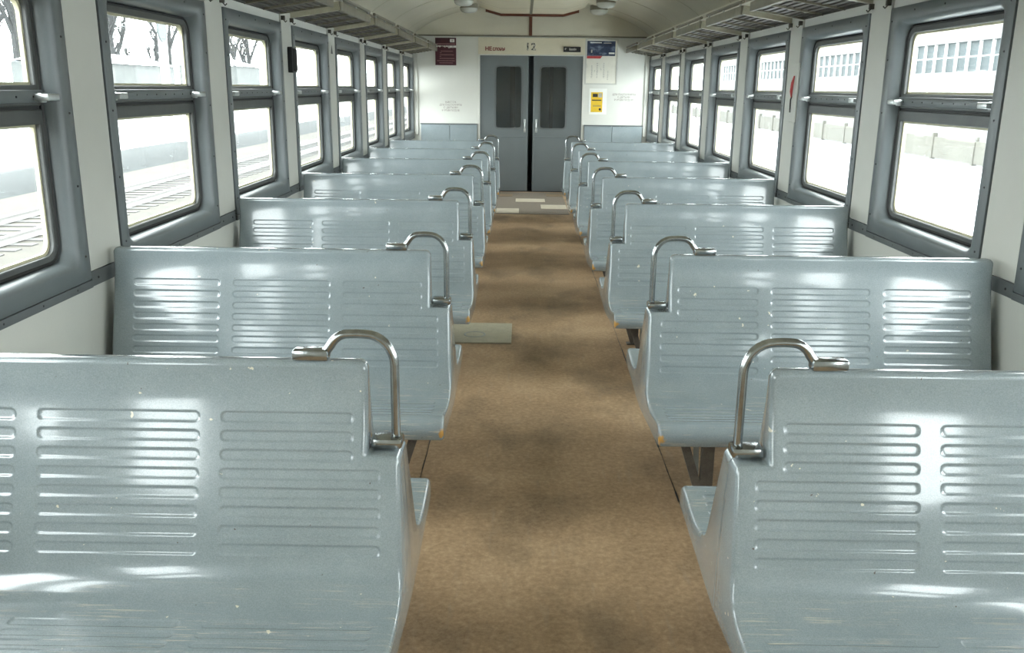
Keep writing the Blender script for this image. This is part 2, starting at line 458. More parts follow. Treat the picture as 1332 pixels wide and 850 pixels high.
# tympanum above the picture-rail line is yellowed like the ceiling
ty = MB(); yt = YE - 0.006
ty.loops([[(x, yt, ZTOP + 0.004) for x in AX], [(x, yt, max(ZTOP + 0.006, arch(x) - 0.002)) for x in AX]], closed=False)
ty.build('tympanum_panel', 'ceiling', WEND)
box('picture_rail', 'rack', -1.86, 1.86, YE - 0.022, YE, ZTOP - 0.014, ZTOP + 0.008, WEND, 0.003)
box('lintel_panel', 'duct', -0.84, 0.845, YE - 0.012, YE, 2.145, 2.405, WEND, 0.003)
for x0, x1 in ((-0.845, DX0 + 0.004), (DX1 - 0.004, 0.85)):
    box('door_jamb', 'wall', x0, x1, YE - 0.016, YE + 0.05, 0, 2.15, WEND, 0.003)
box('door_head', 'wall', -0.845, 0.85, YE - 0.016, YE + 0.05, 2.135, 2.152, WEND, 0.003)
box('duct_drop_strip', 'brown', -0.045, 0.005, YE - 0.022, YE - 0.006, ZTOP, 2.80, WEND, 0.002)
for s in (-1, 1):
    box('corner_post', 'pillar', s * 1.80, s * 1.868, YE - 0.03, YE, 0.9, 2.42, WEND, 0.006)
# dark threshold strip
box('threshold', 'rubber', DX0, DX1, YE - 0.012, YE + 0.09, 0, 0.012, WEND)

# vestibule behind the door
v = MB()
v.box(-1.3, 1.3, YE + 1.5, YE + 1.55, 0, 2.6); v.box(-1.35, -1.3, YE + 0.08, YE + 1.5, 0, 2.6); v.box(1.3, 1.35, YE + 0.08, YE + 1.5, 0, 2.6)
v.box(-1.3, 1.3, YE + 0.08, YE + 1.5, -0.05, 0); v.box(-1.3, 1.3, YE + 0.08, YE + 1.5, 2.6, 2.65)
VEST = tag(v.build('wall_vestibule', 'dark'), 'dim grey vestibule beyond the double door', kind='structure')
box('inner_post', 'rubber', -0.34, -0.26, YE + 0.5, YE + 0.56, 0, 2.6, VEST)
box('inner_post', 'rubber', 0.31, 0.37, YE + 0.5, YE + 0.56, 0, 2.6, VEST)

# ------------------------------------------------------------------ double door
def door_leaf(idx, x0, x1, wx0, wx1, hx, label):
    d = tag(empty('door_%d' % idx, ((x0 + x1) / 2, YE + 0.03, 0)), label, kind='structure')
    cx, cy = (x0 + x1) / 2, YE + 0.03
    ya, yb = YE + 0.012 - cy, YE + 0.05 - cy
    out = rrect(x0 - cx, x1 - cx, 0.012, DZ - 0.004, 0.004); inn = rrect(wx0 - cx, wx1 - cx, 1.014, 1.972, 0.06)
    m = MB()
    m.loops([[(p[0], yb, p[1]) for p in inn], [(p[0], yb, p[1]) for p in out], [(p[0], ya + .004, p[1]) for p in out], [(p[0], ya, p[1]) for p in out],
             [(p[0], ya, p[1]) for p in inn], [(p[0], yb, p[1]) for p in inn]])
    m.build('door_panel', 'door', d)
    g = MB(); a = rrect(wx0 - cx - 0.02, wx1 - cx + 0.02, 0.994, 1.992, 0.075); b = rrect(wx0 - cx + 0.006, wx1 - cx - 0.006, 1.02, 1.966, 0.055)
    g.loops([[(p[0], ya - 0.001, p[1]) for p in a], [(p[0], ya - 0.008, p[1]) for p in a], [(p[0], ya - 0.008, p[1]) for p in b], [(p[0], ya + 0.012, p[1]) for p in b]])
    g.build('window_gasket', 'strip', d)
    q = MB(); pts = rrect(wx0 - cx + 0.002, wx1 - cx - 0.002, 1.016, 1.970, 0.058)
    q.loops([[(p[0], ya + 0.018, p[1]) for p in pts], [(p[0], ya + 0.022, p[1]) for p in pts]], True, True, True)
    q.build('window_pane', 'door_pane', d)
    box('kick_moulding', 'door', x0 - cx + 0.01, x1 - cx - 0.01, ya - 0.008, ya, 0.872, 0.888, d, 0.002)
    hh = MB(); h = hx - cx
    hh.sweep([(h, ya, 1.13), (h, ya - 0.035, 1.125), (h, ya - 0.045, 1.10), (h, ya - 0.045, 1.02), (h, ya - 0.035, 0.985), (h, ya, 0.98)], 0.009, 8)
    hh.box(h - 0.016, h + 0.016, ya - 0.006, ya, 1.10, 1.16, 0.002); hh.box(h - 0.016, h + 0.016, ya - 0.006, ya, 0.95, 1.01, 0.002)
    hd = hh.build('door_handle', 'latch', d, smooth=40)
    tag(hd, 'pale metal pull handle')
    ek = MB(); e = (x1 if x1 < 0.2 else x0) - cx
    ek.box(e - 0.012, e + 0.012, ya - 0.004, yb, 0.012, DZ - 0.004, 0.003); ek.build('edge_strip', 'door', d)
door_leaf(1, DX0 + 0.004, -0.052, -0.561, -0.147, -0.092, 'grey sliding door leaf beside the end-wall half with the maroon poster')
door_leaf(2, 0.050, DX1 - 0.004, 0.146, 0.560, 0.092, 'grey sliding door leaf beside the end-wall half with the framed notice')

# ------------------------------------------------------------------ windows
def window_meshes(s):
    """meshes with local origin at the window's near lower corner on the wall face, s = outward side"""
    R = {}
    X = lambda d: s * d             # d: outward distance from the surround face
    def L(rect, r, d, n=6): return [(X(d), p[0], p[1]) for p in rrect(*rect, r, n)]
    H = WIN_Z1 - WIN_Z0
    o = (0, WW, 0, H)
    def ins(a, b=None): b = a if b is None else b; return (a, WW - a, b, H - b)
    m = MB()
    m.loops([L(o, 0.012, 0.02), L(o, 0.012, 0.002), L(ins(.003), 0.012, 0.0), L(ins(0.072, 0.062), 0.05, 0.0), L(ins(0.082, 0.072), 0.06, 0.004),
             L(ins(0.092, 0.082), 0.07, 0.016), L(ins(0.10, 0.090), 0.075, 0.036), L(ins(0.105, 0.094), 0.08, 0.07), L(ins(0.105, 0.094), 0.08, 0.10)])
    R['surround'] = m.mesh('window_surround', 'frame', 40)
    za, zb = 1.635 - WIN_Z0, 1.493 - WIN_Z0      # glass edges at the transom
    # black gasket around the whole aperture
    m = MB(); m.loops([L(ins(0.104, 0.093), 0.08, 0.062), L(ins(0.111, 0.10), 0.075, 0.056), L(ins(0.118, 0.107), 0.07, 0.062), L(ins(0.118, 0.107), 0.07, 0.09)])
    R['gasket'] = m.mesh('gasket', 'rubber', 40)
    def sash(u0, u1, v0, v1, gu0, gu1, gv0, gv1, r, rg):
        m = MB()
        m.loops([L((u0, u1, v0, v1), r, 0.10), L((u0, u1, v0, v1), r, 0.066), L((u0 + .004, u1 - .004, v0 + .004, v1 - .004), r, 0.062), L((gu0 - .004, gu1 + .004, gv0 - .004, gv1 + .004), rg, 0.062),
                 L((gu0, gu1, gv0, gv1), rg, 0.066), L((gu0, gu1, gv0, gv1), rg, 0.10)])
        return m
    R['upper'] = sash(0.114, WW - 0.114, 1.560 - WIN_Z0, H - 0.103, 0.142, WW - 0.142, za, H - 0.134, (0.06, 0.004), (0.05, 0.004)).mesh('upper_sash', 'sash', 40)
    R['lower'] = sash(0.114, WW - 0.114, 0.103, 1.548 - WIN_Z0, 0.142, WW - 0.142, 0.128, zb, (0.004, 0.06), (0.004, 0.05)).mesh('lower_sash', 'sash', 40)
    def seal(rect, rg):
        u0, u1, v0, v1 = rect; m = MB(); e = .010
        m.loops([L((u0 - .003, u1 + .003, v0 - .003, v1 + .003), rg, 0.098), L((u0 - .003, u1 + .003, v0 - .003, v1 + .003), rg, 0.080), L((u0 + e, u1 - e, v0 + e, v1 - e), rg, 0.082), L((u0 + e, u1 - e, v0 + e, v1 - e), rg, 0.098)])
        return m
    gu = (0.142, WW - 0.142)
    R['useal'] = seal((*gu, za, H - 0.134), (0.05, 0.004)).mesh('glazing_seal', 'seal', 40)
    R['lseal'] = seal((*gu, 0.128, zb), (0.004, 0.05)).mesh('glazing_seal', 'seal', 40)
    def pane(u0, u1, v0, v1):
        m = MB(); m.loops([L((u0, u1, v0, v1), 0.04, 0.090), L((u0, u1, v0, v1), 0.04, 0.094)], True, True, True); return m
    R['upane'] = pane(*gu, za, H - 0.134).mesh('window_pane', 'pane')
    R['lpane'] = pane(*gu, 0.128, zb).mesh('window_pane', 'pane')
    # dark gap in the transom
    m = MB(); m.box(X(0.07), X(0.11), 0.114, WW - 0.114, 1.54 - WIN_Z0, 1.57 - WIN_Z0)
    R['gap'] = m.mesh('transom_gap', 'rubber')
    # projecting transom rail
    m = MB(); m.box(X(0.048), X(0.064), 0.122, WW - 0.122, 1.572 - WIN_Z0, 1.618 - WIN_Z0, 0.004)
    R['rail'] = m.mesh('transom_rail', 'frame', 40)
    m = MB(); m.box(X(-0.006), X(0.055), 0, 0.085, -0.013, 0.013, 0.004); m.box(X(0.03), X(0.06), 0.025, 0.06, -0.02, 0.016, 0.004)
    R['latch'] = m.mesh('latch', 'latch', 40)
    m = MB(); m.box(X(-0.002), X(0.02), 0.0, WW, -0.034, -0.002, 0.002)
    R['strip'] = m.mesh('sill_trim', 'strip')
    m = MB()
    for (u, v_) in [(0.035, z) for z in (0.1, .38, .66, .94, 1.14)] + [(WW - 0.035, z) for z in (0.1, .38, .66, .94, 1.14)] + [(u, -0.018) for u in (.12, .38, .64, .9, 1.16)] + [(u, 1.18) for u in (.3, .64, .98)]:
        m.loops([[(X(-d), u + r * math.cos(a * PI / 3), v_ + r * math.sin(a * PI / 3)) for a in range(6)] for d, r in ((-.001, .006), (.003, .004))], True, False, True)
    R['screws'] = m.mesh('screws', 'black')
    m = MB()
    for u in [0.18 + 0.115 * i for i in range(9)]:
        m.loops([[(X(0.0475 - d), u + r * math.cos(a * PI / 3), 1.594 - WIN_Z0 + r * math.sin(a * PI / 3)) for a in range(6)] for d, r in ((-.001, .005), (.002, .003))], True, False, True)
    R['rivets'] = m.mesh('rivets', 'black')
    return R
nwin = 0
for s in (-1, 1):
    R = window_meshes(s)
    for k in BAYS:
        nwin += 1
        y = Y0 + k * P
        wdw = tag(empty('window_%d' % nwin, (s * XF, y, WIN_Z0)), 'grey framed carriage window with hopper pane, %s from the end wall on the %s' % (ORD[6 - k], SIDE[s]), kind='structure')
        link('window_surround', R['surround'], wdw); link('gasket', R['gasket'], wdw)
        us = link('upper_sash', R['upper'], wdw); link('glazing_seal', R['useal'], us); link('window_pane', R['upane'], us)
        ls = link('lower_sash', R['lower'], wdw); link('glazing_seal', R['lseal'], ls); link('window_pane', R['lpane'], ls)
        link('transom_gap', R['gap'], wdw); tr = link('transom_rail', R['rail'], wdw); link('rivets', R['rivets'], tr)
        link('latch', R['latch'], wdw, (0, 0.105, 1.592 - WIN_Z0)); link('latch', R['latch'], wdw, (0, WW - 0.19, 1.592 - WIN_Z0))
        link('sill_trim', R['strip'], wdw); link('screws', R['screws'], wdw)

# ------------------------------------------------------------------ benches
PROF = [(-.024, .979), (-.026, .93), (-.033, .88), (-.048, .82), (-.072, .74), (-.097, .66), (-.121, .58), (-.138, .52), (-.151, .475), (-.172, .438), (-.212, .412), (-.265, .401), (-.33, .399),
        (-.40, .405), (-.48, .416), (-.522, .416), (-.547, .405), (-.557, .386), (-.558, .362), (-.552, .345)]
def catmull(pts, n=24):
    out = []
    for i in range(len(pts) - 1):
        p0 = Vector(pts[max(i - 1, 0)]); p1 = Vector(pts[i]); p2 = Vector(pts[i + 1]); p3 = Vector(pts[min(i + 2, len(pts) - 1)])
        for j in range(n):
            t = j / n
            out.append(0.5 * ((2 * p1) + (p2 - p0) * t + (2 * p0 - 5 * p1 + 4 * p2 - p3) * t * t + (3 * p1 - p0 - 3 * p2 + p3) * t ** 3))
    out.append(Vector(pts[-1])); return out
CV = catmull(PROF)
CS = [0.0]
for a, b in zip(CV, CV[1:]): CS.append(CS[-1] + (b - a).length)
STOT = CS[-1]
def at_s(sv):
    sv = max(0.0, min(STOT, sv)); lo = 0
    import bisect
    i = min(max(bisect.bisect_right(CS, sv) - 1, 0), len(CV) - 2)
    t = (sv - CS[i]) / max(CS[i + 1] - CS[i], 1e-9)
    p = CV[i].lerp(CV[i + 1], t); j = max(i - 3, 0); k = min(i + 4, len(CV) - 1)
    tg = (CV[k] - CV[j]).normalized()
    return p, Vector((tg.y, -tg.x)) * -1 if False else p * 0 + Vector((-tg.y, tg.x)) * -1
def s_of_z(z):
    for a, b, p, q in zip(CS, CS[1:], CV, CV[1:]):
        if q.y <= z: return a + (b - a) * (p.y - z) / max(p.y - q.y, 1e-9)
def s_of_y(y):
    for a, b, p, q in zip(CS, CS[1:], CV, CV[1:]):
        if q.x <= y and q.y < 0.43: return a
XWE, XN, XA = -1.842, -0.502, -0.410     # wall end, notch, aisle end
SN = s_of_z(0.748)
rows = [(s_of_z(0.836 - 0.0455 * i), 0) for i in range(8)] + [(s_of_y(-0.285 - 0.042 * i), 1) for i in range(5)]
GH = 0.0145
COLS = [(-1.755, -1.388), (-1.336, -0.922), (-0.872, None)]
GROOVES = []
for i, (sc_, kind) in enumerate(rows):
    for x0, x1 in COLS:
        if x1 is None: x1 = -0.535 if i < 3 else -0.462
        GROOVES.append((sc_, x0, x1))
def sm01(t): t = max(0.0, min(1.0, t)); return t * t * (3 - 2 * t)
def groove_depth(x, sv):
    d = 0.0
    for sc_, x0, x1 in GROOVES:
        if abs(sv - sc_) > GH + 0.004: continue
        dx = max(x0 + GH - x, 0, x - (x1 - GH)); ds = sv - sc_
        sd = GH - math.hypot(dx, ds)
        d = max(d, sm01(sd / 0.0036))
    return d * 0.0024
def uniq(a, tol=0.0008):
    a = sorted(a); o = [a[0]]
    for q in a[1:]:
        if q - o[-1] > tol: o.append(q)
    return o
ER = 0.014
EDG = [0, .0007, .0025, .0055, .0095, .014]
RC = 0.024
xl = [XWE + e for e in EDG] + [XN - e for e in EDG] + [XA - e for e in EDG] + [XWE + .024, XN - .02, XN - .024]
for x0, x1 in ((-1.755, -1.388), (-1.336, -0.922), (-0.872, -0.535), (-0.872, -0.462)):
    for e in (x0, x1):
        sg = 1 if e == x0 else -1
        xl += [e + sg * q for q in (-.002, 0, .002, .0045, .0075, .011, .0145, .019)]
xl += [XWE + (XA - XWE) * i / 18 for i in range(19)]
xl = [x for x in uniq(xl) ]
for must in (XN, XA):
    j = min(range(len(xl)), key=lambda i: abs(xl[i] - must)); xl[j] = must
sl = [e for e in EDG] + [.024, .02] + [SN + e for e in EDG] + [SN + RC]
for sc_, kind in rows:
    sl += [sc_ + q for q in (-.0175, -.0145, -.0125, -.0105, -.007, 0, .007, .0105, .0125, .0145, .0175)]
sl += [STOT * i / 60 for i in range(61)]
sl = uniq(sl)
j = min(range(len(sl)), key=lambda i: abs(sl[i] - SN)); sl[j] = SN
sl[-1] = STOT
def shell_mesh(flip):
    verts, faces, idx = [], [], {}
    corners = [((XWE + RC, RC), lambda x, sv: x < XWE + RC and sv < RC), ((XN - RC, RC), lambda x, sv: x > XN - RC and sv < RC),
               ((XA - RC, SN + RC), lambda x, sv: x > XA - RC and sv < SN + RC)]
    def vert(x, sv):
        key = (round(x, 6), round(sv, 6))
        if key in idx: return idx[key]
        x_, s_ = x, sv
        dmin = x - XWE
        dmin = min(dmin, sv)
        if sv >= SN: dmin = min(dmin, XA - x)
        if x > XN: dmin = min(dmin, sv - SN) if x > XN + 1e-6 else dmin
        if sv < SN: dmin = min(dmin, XN - x)
        elif x <= XN: dmin = min(dmin, math.hypot(XN - x, sv - SN))
        for (c, test) in corners:
            if test(x, sv):
                vx, vs = x - c[0], sv - c[1]; L_ = math.hypot(vx, vs)
                if L_ > RC: x_, s_ = c[0] + vx / L_ * RC, c[1] + vs / L_ * RC; dmin = 0
                else: dmin = min(dmin, RC - L_)
        p, nrm = at_s(s_)
        off = groove_depth(x_, s_)
        if dmin < ER: off += ER - math.sqrt(max(0, ER * ER - (ER - dmin) ** 2))
        # nrm points out of the front face (towards -y / +z)
        q = p - nrm * off
        sgn = -1 if flip else 1
        if x_ > XN:      # the aisle end narrows a little towards the notch
            t = max(0.0, min(1.0, (q.y - 0.44) / 0.31)); x_ = XN + (x_ - XN) * (XA + 0.004 - 0.014 * t - XN) / (XA - XN)
        idx[key] = len(verts); verts.append((x_, sgn * q.x, q.y)); return idx[key]
    for i in range(len(xl) - 1):
        for j in range(len(sl) - 1):
            if xl[i] >= XN - 1e-6 and sl[j] < SN - 1e-6: continue
            faces.append((vert(xl[i], sl[j]), vert(xl[i + 1], sl[j]), vert(xl[i + 1], sl[j + 1]), vert(xl[i], sl[j + 1])))
    # close the sides: back part runs back to the joint plane, seat part down to the underside
    sgn = -1 if flip else 1
    SF = s_of_z(0.445)
    jf = min(range(len(sl)), key=lambda i: abs(sl[i] - SF)); SF = sl[jf]
    pf = at_s(SF)[0]
    under = lambda y: 0.345 - (0.045) * (y + 0.552) / 0.552
    GAP = -0.0015
    def add(p): verts.append((p[0], sgn * p[1], p[2])); return len(verts) - 1
    def strip(pairs, kind):
        prev = None
        for key in pairs:
            i = idx[(round(key[0], 6), round(key[1], 6))]; x, y, z = verts[i]; y *= sgn
            t = add((x, GAP, z)) if kind == 'back' else add((x, y, min(z, under(y))))
            if prev: faces.append((prev[0], i, t, prev[1]))
            prev = (i, t)
        return prev
    # top, notch and aisle side outline down to SF
    strip([(XWE, sv) for sv in sl if sv <= SF][::-1] + [(x, 0.0) for x in xl if x <= XN + 1e-6] + [(XN, sv) for sv in sl if sv <= SN] + [(x, SN) for x in xl if x >= XN - 1e-6] + [(XA, sv) for sv in sl if SN <= sv <= SF], 'back')
    for xe in (XWE, XA):
        strip([(xe, sv) for sv in sl if sv >= SF], 'seat')
        i = idx[(round(xe, 6), round(SF, 6))]; x, y, z = verts[i]; y *= sgn
        a = add((x, y, z)); b = add((x, GAP, z)); c = add((x, GAP, under(0))); d = add((x, y, under(y)))
        faces.append((a, b, c, d))
    pl = at_s(STOT)[0]
    faces.append((add((XWE, pl.x + 0.005, pl.y)), add((XA, pl.x + 0.005, pl.y)), add((XA, GAP, under(0))), add((XWE, GAP, under(0)))))
    me = bpy.data.meshes.new('seat_shell'); me.from_pydata(verts, [], faces)
    bm = bmesh.new(); bm.from_mesh(me)
    bmesh.ops.remove_doubles(bm, verts=bm.verts[:], dist=1e-6)
    bmesh.ops.dissolve_degenerate(bm, dist=1e-6, edges=bm.edges[:])
    bmesh.ops.recalc_face_normals(bm, faces=bm.faces[:])
    bm.to_mesh(me); bm.free()
    for p in me.polygons: p.use_smooth = True
    me.set_sharp_from_angle(angle=math.radians(50))
    me.materials.append(MT['bench']); return me

SH_F, SH_R = shell_mesh(False), shell_mesh(True)
# grab handle
hp = [(-.436, 0, .768)] + [(-.436, 0, z) for z in (.80, .86, .92, .965)]
for i in range(1, 9):
    a = math.radians(90 * i / 8); hp.append((-.436 - .072 * (1 - math.cos(a)), 0, .965 + .080 * math.sin(a)))
hp += [(-.53, 0, 1.046), (-.55, 0, 1.045)]
for i in range(1, 7):
    a = math.radians(62 * i / 6); hp.append((-.55 - .052 * math.sin(a), 0, 1.045 - .052 * (1 - math.cos(a)) * 1.1))
hp += [(-.607, 0, 1.000), (-.612, 0, .988)]
m = MB(); m.sweep(hp, 0.0118, 12); H_TUBE = m.mesh('grab_handle', 'steel', 50)
m = MB(); m.box(-.690, -.600, -.022, .022, .977, 1.006, .006); H_FT1 = m.mesh('mounting_foot', 'steel', 40)
m = MB(); m.box(-.498, -.418, -.030, .030, .7475, .775, .008); H_FT2 = m.mesh('mounting_foot', 'steel', 40)
# legs: two cross frames below the shells
def leg_mesh(x, y, d):
    m = MB(); m.box(x - .026, x + .026, y - .012, y + .012, 0, .335, .003); m.box(x - .05, x + .05, y - .03, y + .03, 0, .008, .002); return m.mesh('leg', 'leg')
def brace_mesh(x, y, d):
    m = MB(); m.bar((x + d * .115, y, .335), (x + d * .012, y, .02), .034, .03, (0, 1, 0)); return m.mesh('brace', 'leg')
def strut_mesh(x, y, d):
    m = MB(); m.bar((x + d * .052, y, .335), (x + d * .040, y, .10), .020, .012, (0, 1, 0)); return m.mesh('strut', 'leg_light')
LEGS = []
for x, d in ((-.64, 1), (-1.60, -1)):
    for y in (-.345, .345):
        LEGS += [('leg', leg_mesh(x, y, d)), ('brace', brace_mesh(x, y, d)), ('strut', strut_mesh(x, y, d))]
    mm = MB(); mm.box(x - .02, x + .02, -.345, .345, .275, .305, .003); LEGS.append(('cross_bar', mm.mesh('cross_bar', 'leg')))
LB = [2.155, 3.729, 5.46, 7.109, 8.677, 10.149, 11.715]
RBN = [2.127, 3.701, 5.411, 7.046, 8.639, 10.178, 11.758]
def bench(y, s, n):
    b = empty('train_bench', (0, y, 0), 0.0 if s < 0 else PI)
    tag(b, 'glossy blue-grey back-to-back carriage bench, %s row from the end doors on the %s' % (ORD[n], SIDE[s]), 'bench', 'back-to-back benches along the aisle')
    link('seat_shell', SH_F, b); link('seat_shell', SH_R, b)
    h = link('grab_handle', H_TUBE, b); h['label'] = 'bent steel grab handle'
    link('mounting_foot', H_FT1, h); link('mounting_foot', H_FT2, h)
    for nm, me in LEGS: link(nm, me, b)
for i, y in enumerate(LB): bench(y, -1, 6 - i)
for i, y in enumerate(RBN): bench(y, 1, 6 - i)

# end benches against the end wall
def end_bench(x0, x1, s):
    xm = (x0 + x1) / 2 + (0.01 if s < 0 else -0.02)
    b = tag(empty('end_bench', ((x0 + x1) / 2, YE - 0.02, 0)), 'grey wall bench with two-board backrest beneath the ' + ('maroon poster' if s < 0 else 'framed notice'), 'bench')
    cx, cy = (x0 + x1) / 2, YE - 0.02
    for a, c in ((x0, xm - 0.004), (xm + 0.004, x1)):
        box('backrest_board', 'bench', a - cx, c - cx, -0.035, -0.008, 0.47, 1.064, b, 0.006)
    box('backing_rail', 'bench', x0 - cx, x1 - cx, -0.010, 0.016, 0.50, 1.05, b)
    box('top_rail', 'strip', x0 - cx - 0.008, x1 - cx + 0.004, -0.042, 0.018, 1.064, 1.08, b, 0.004)
    box('seat_board', 'bench', x0 - cx, x1 - cx, -0.46, -0.01, 0.40, 0.44, b, 0.012)
    for lx in (x0 - cx + 0.12, x1 - cx - 0.12):
        box('leg', 'leg', lx - 0.025, lx + 0.025, -0.40, -0.35, 0, 0.40, b, 0.003)
        box('wall_bracket', 'leg', lx - 0.02, lx + 0.02, -0.35, -0.03, 0.36, 0.40, b, 0.003)
end_bench(-1.756, -0.856, -1)
end_bench(0.862, 1.79, 1)

# ------------------------------------------------------------------ luggage racks
def rack(k, s):
    ya, yb = Y0 + k * P - 0.02, Y0 + k * P + WW + 0.02
    L = yb - ya
    r = tag(empty('luggage_rack', (s * XF, ya, 2.13)), 'slatted luggage rack above the %s window from the end wall on the %s' % (ORD[6 - k], SIDE[s]), 'luggage rack', 'luggage racks above the windows')
    # local: u inward from wall face, z rises towards the aisle
    D = 0.365; rise = 0.062
    X = lambda u: -s * u
    Z = lambda u: rise * u / D
    def bar_u(name, material, y, w, h, zo=0.0):
        m = MB(); m.bar((X(-0.012), y, Z(0) + zo), (X(D), y, Z(D) + zo), w, h, (0, 0, 1)); return m.build(name, material, r)
    bar_u('end_bracket', 'bracket', 0.02, 0.05, 0.062, 0.03); bar_u('end_bracket', 'rack', L - 0.012, 0.022, 0.03, 0.02)
    bar_u('cross_bar', 'rack', L * 0.36, 0.016, 0.02, 0.012); bar_u('cross_bar', 'rack', L * 0.68, 0.016, 0.02, 0.012)
    m = MB(); m.box(X(-0.017), X(0.0), 0.0, L, 0.006, 0.034, 0.003); m.build('wall_rail', 'slat', r)
    for i in range(7):
        u = 0.022 + i * 0.049
        m = MB(); m.box(X(u - 0.0225), X(u + 0.0225), 0.02, L - 0.004, Z(u) + 0.016, Z(u) + 0.030, 0.003); m.build('slat', 'slat', r)
    m = MB(); m.box(X(D - 0.012), X(D + 0.016), 0.0, L, Z(D) - 0.006, Z(D) + 0.062, 0.008); fr = m.build('front_rail', 'rack', r, smooth=40)
    m = MB(); m.sweep([(X(D + 0.004), 0.0, Z(D) + 0.088), (X(D + 0.004), L, Z(D) + 0.088)], 0.014, 8); m.build('guard_tube', 'rack', r, smooth=50)
    for f_ in (0.06, 0.5, 0.94):
        m = MB(); m.box(X(D - 0.006), X(D + 0.010), L * f_ - 0.016, L * f_ + 0.016, Z(D) + 0.05, Z(D) + 0.095, 0.003); m.build('tube_clip', 'latch', fr)
    for y in (-0.02, L + 0.0):
        m = MB(); m.box(X(-0.006), X(0.022), y - 0.008, y + 0.014, -0.032, -0.002, 0.003); m.sweep([(X(0.012), y + 0.003, -0.03), (X(0.026), y + 0.003, -0.046), (X(0.036), y + 0.003, -0.036)], 0.004, 6)
        m.build('coat_hook', 'slat', r, smooth=40)
for s in (-1, 1):
    for k in range(-1, 7): rack(k, s)

# ------------------------------------------------------------------ ceiling duct and lamps
du = MB()
dprof = [(-.86, 2.90), (-.80, 2.845), (-.70, 2.806), (-.48, 2.748), (.48, 2.748), (.70, 2.806), (.80, 2.845), (.86, 2.90)]
du.loops([[(x, y, z) for x, z in dprof] for y in (YB, 14.62)], closed=False)
i0 = len(du.v); du.v += [(x, 14.62, z) for x, z in dprof]; du.f.append(tuple(range(i0, i0 + len(dprof))))
DU = tag(du.build('air_duct', 'duct', smooth=20), 'cream ventilation duct along the middle of the ceiling', 'duct')
tr_ = MB(); tp = [(-.72, 2.80), (-.70, 2.800), (-.48, 2.742), (.48, 2.742), (.70, 2.800), (.72, 2.80)]
tr_.loops([[(x, y, z + dz) for x, z in tp] for y, dz in ((14.58, 0.03), (14.58, -0.030), (14.645, -0.030), (14.645, 0.03))], closed=False)
tr_.build('end_trim', 'brown', DU)
for y in [13.55 - 1.62 * i for i in range(6)]:
    m = MB(); m.loops([[(x, y + dy, z - 0.004) for x, z in dprof[1:-1]] for dy in (-0.012, 0.012)], closed=False); m.build('joint_strip', 'rack', DU)
m = MB(); m.box(-.04, .0, YB, 14.61, 2.742, 2.75); m.build('centre_strip', 'rack', DU)
def lamp(x, y, n, s):
    zc = arch(x)
    l = tag(empty('ceiling_lamp', (x, y, zc)), 'unlit oval ceiling lamp, %s from the end wall, %s' % (ORD[n], SIDE[s]), 'lamp', 'oval ceiling lamps')
    m = MB(); lp = []
    for rr, dz in ((1.0, 0.02), (1.0, -0.035), (0.97, -0.05)):
        lp.append([(0.135 * rr * math.cos(2 * PI * i / 24), 0.17 * rr * math.sin(2 * PI * i / 24), dz) for i in range(24)])
    m.loops(lp, True, False, True); m.build('lamp_base', 'rack', l, smooth=40)
    m = MB(); lp = []
    for rr, dz in ((0.98, -0.048), (0.93, -0.075), (0.78, -0.097), (0.5, -0.110), (0.2, -0.115)):
        lp.append([(0.135 * rr * math.cos(2 * PI * i / 24), 0.17 * rr * math.sin(2 * PI * i / 24), dz) for i in range(24)])
    m.loops(lp, True, False, True); m.build('lamp_shade', 'lamp', l, smooth=50)
for s, x in ((-1, -0.95), (1, 0.99)):
    for n, y in enumerate((14.12, 12.95, 11.8)): lamp(x, y, n, s)

# ------------------------------------------------------------------ things on the end wall
def plate(name, label, cat, x0, x1, z0, z1, material, t=0.006):
    o = box(name, material, x0, x1, YE - t - 0.0005, YE - 0.0005, z0, z1)
    return tag(o, label, cat)
def pr(name, material, parent, x0, x1, z0, z1, t, d=0.0012):
    return box(name, material, x0, x1, YE - t - d, YE - t, z0, z1, parent)
# maroon rules poster with a torn band
po = plate('rules_poster', 'maroon printed rules poster with a torn pale band and small white emblem', 'poster', -1.518, -1.188, 1.977, 2.391, 'maroon')
pr('emblem', 'white', po, -1.285, -1.215, 2.325, 2.372, 0.0066); pr('emblem_mark', 'greyprint', po, -1.262, -1.235, 2.335, 2.362, 0.0080)
for i in range(16):
    x = -1.515 + i * 0.0205; h = random.uniform(0.015, 0.055) * (1.15 if i > 5 else 0.7)
    pr('torn_band', 'white' if i > 8 else 'paper', po, x, x + random.uniform(0.012, 0.021), 2.275 - h * random.uniform(.4, 1), 2.275, 0.0066)
pr('print_line', 'pinkish', po, -1.50, -1.205, 2.292, 2.305, 0.0066)
for z, x0, x1 in ((2.190, -1.435, -1.24), (2.165, -1.445, -1.42), (2.135, -1.445, -1.225), (2.110, -1.45, -1.425), (2.080, -1.45, -1.215), (2.045, -1.49, -1.21), (2.012, -1.455, -1.24)):
    pr('print_line', 'pinkish', po, x0, x1, z - 0.005, z + 0.005, 0.0066)
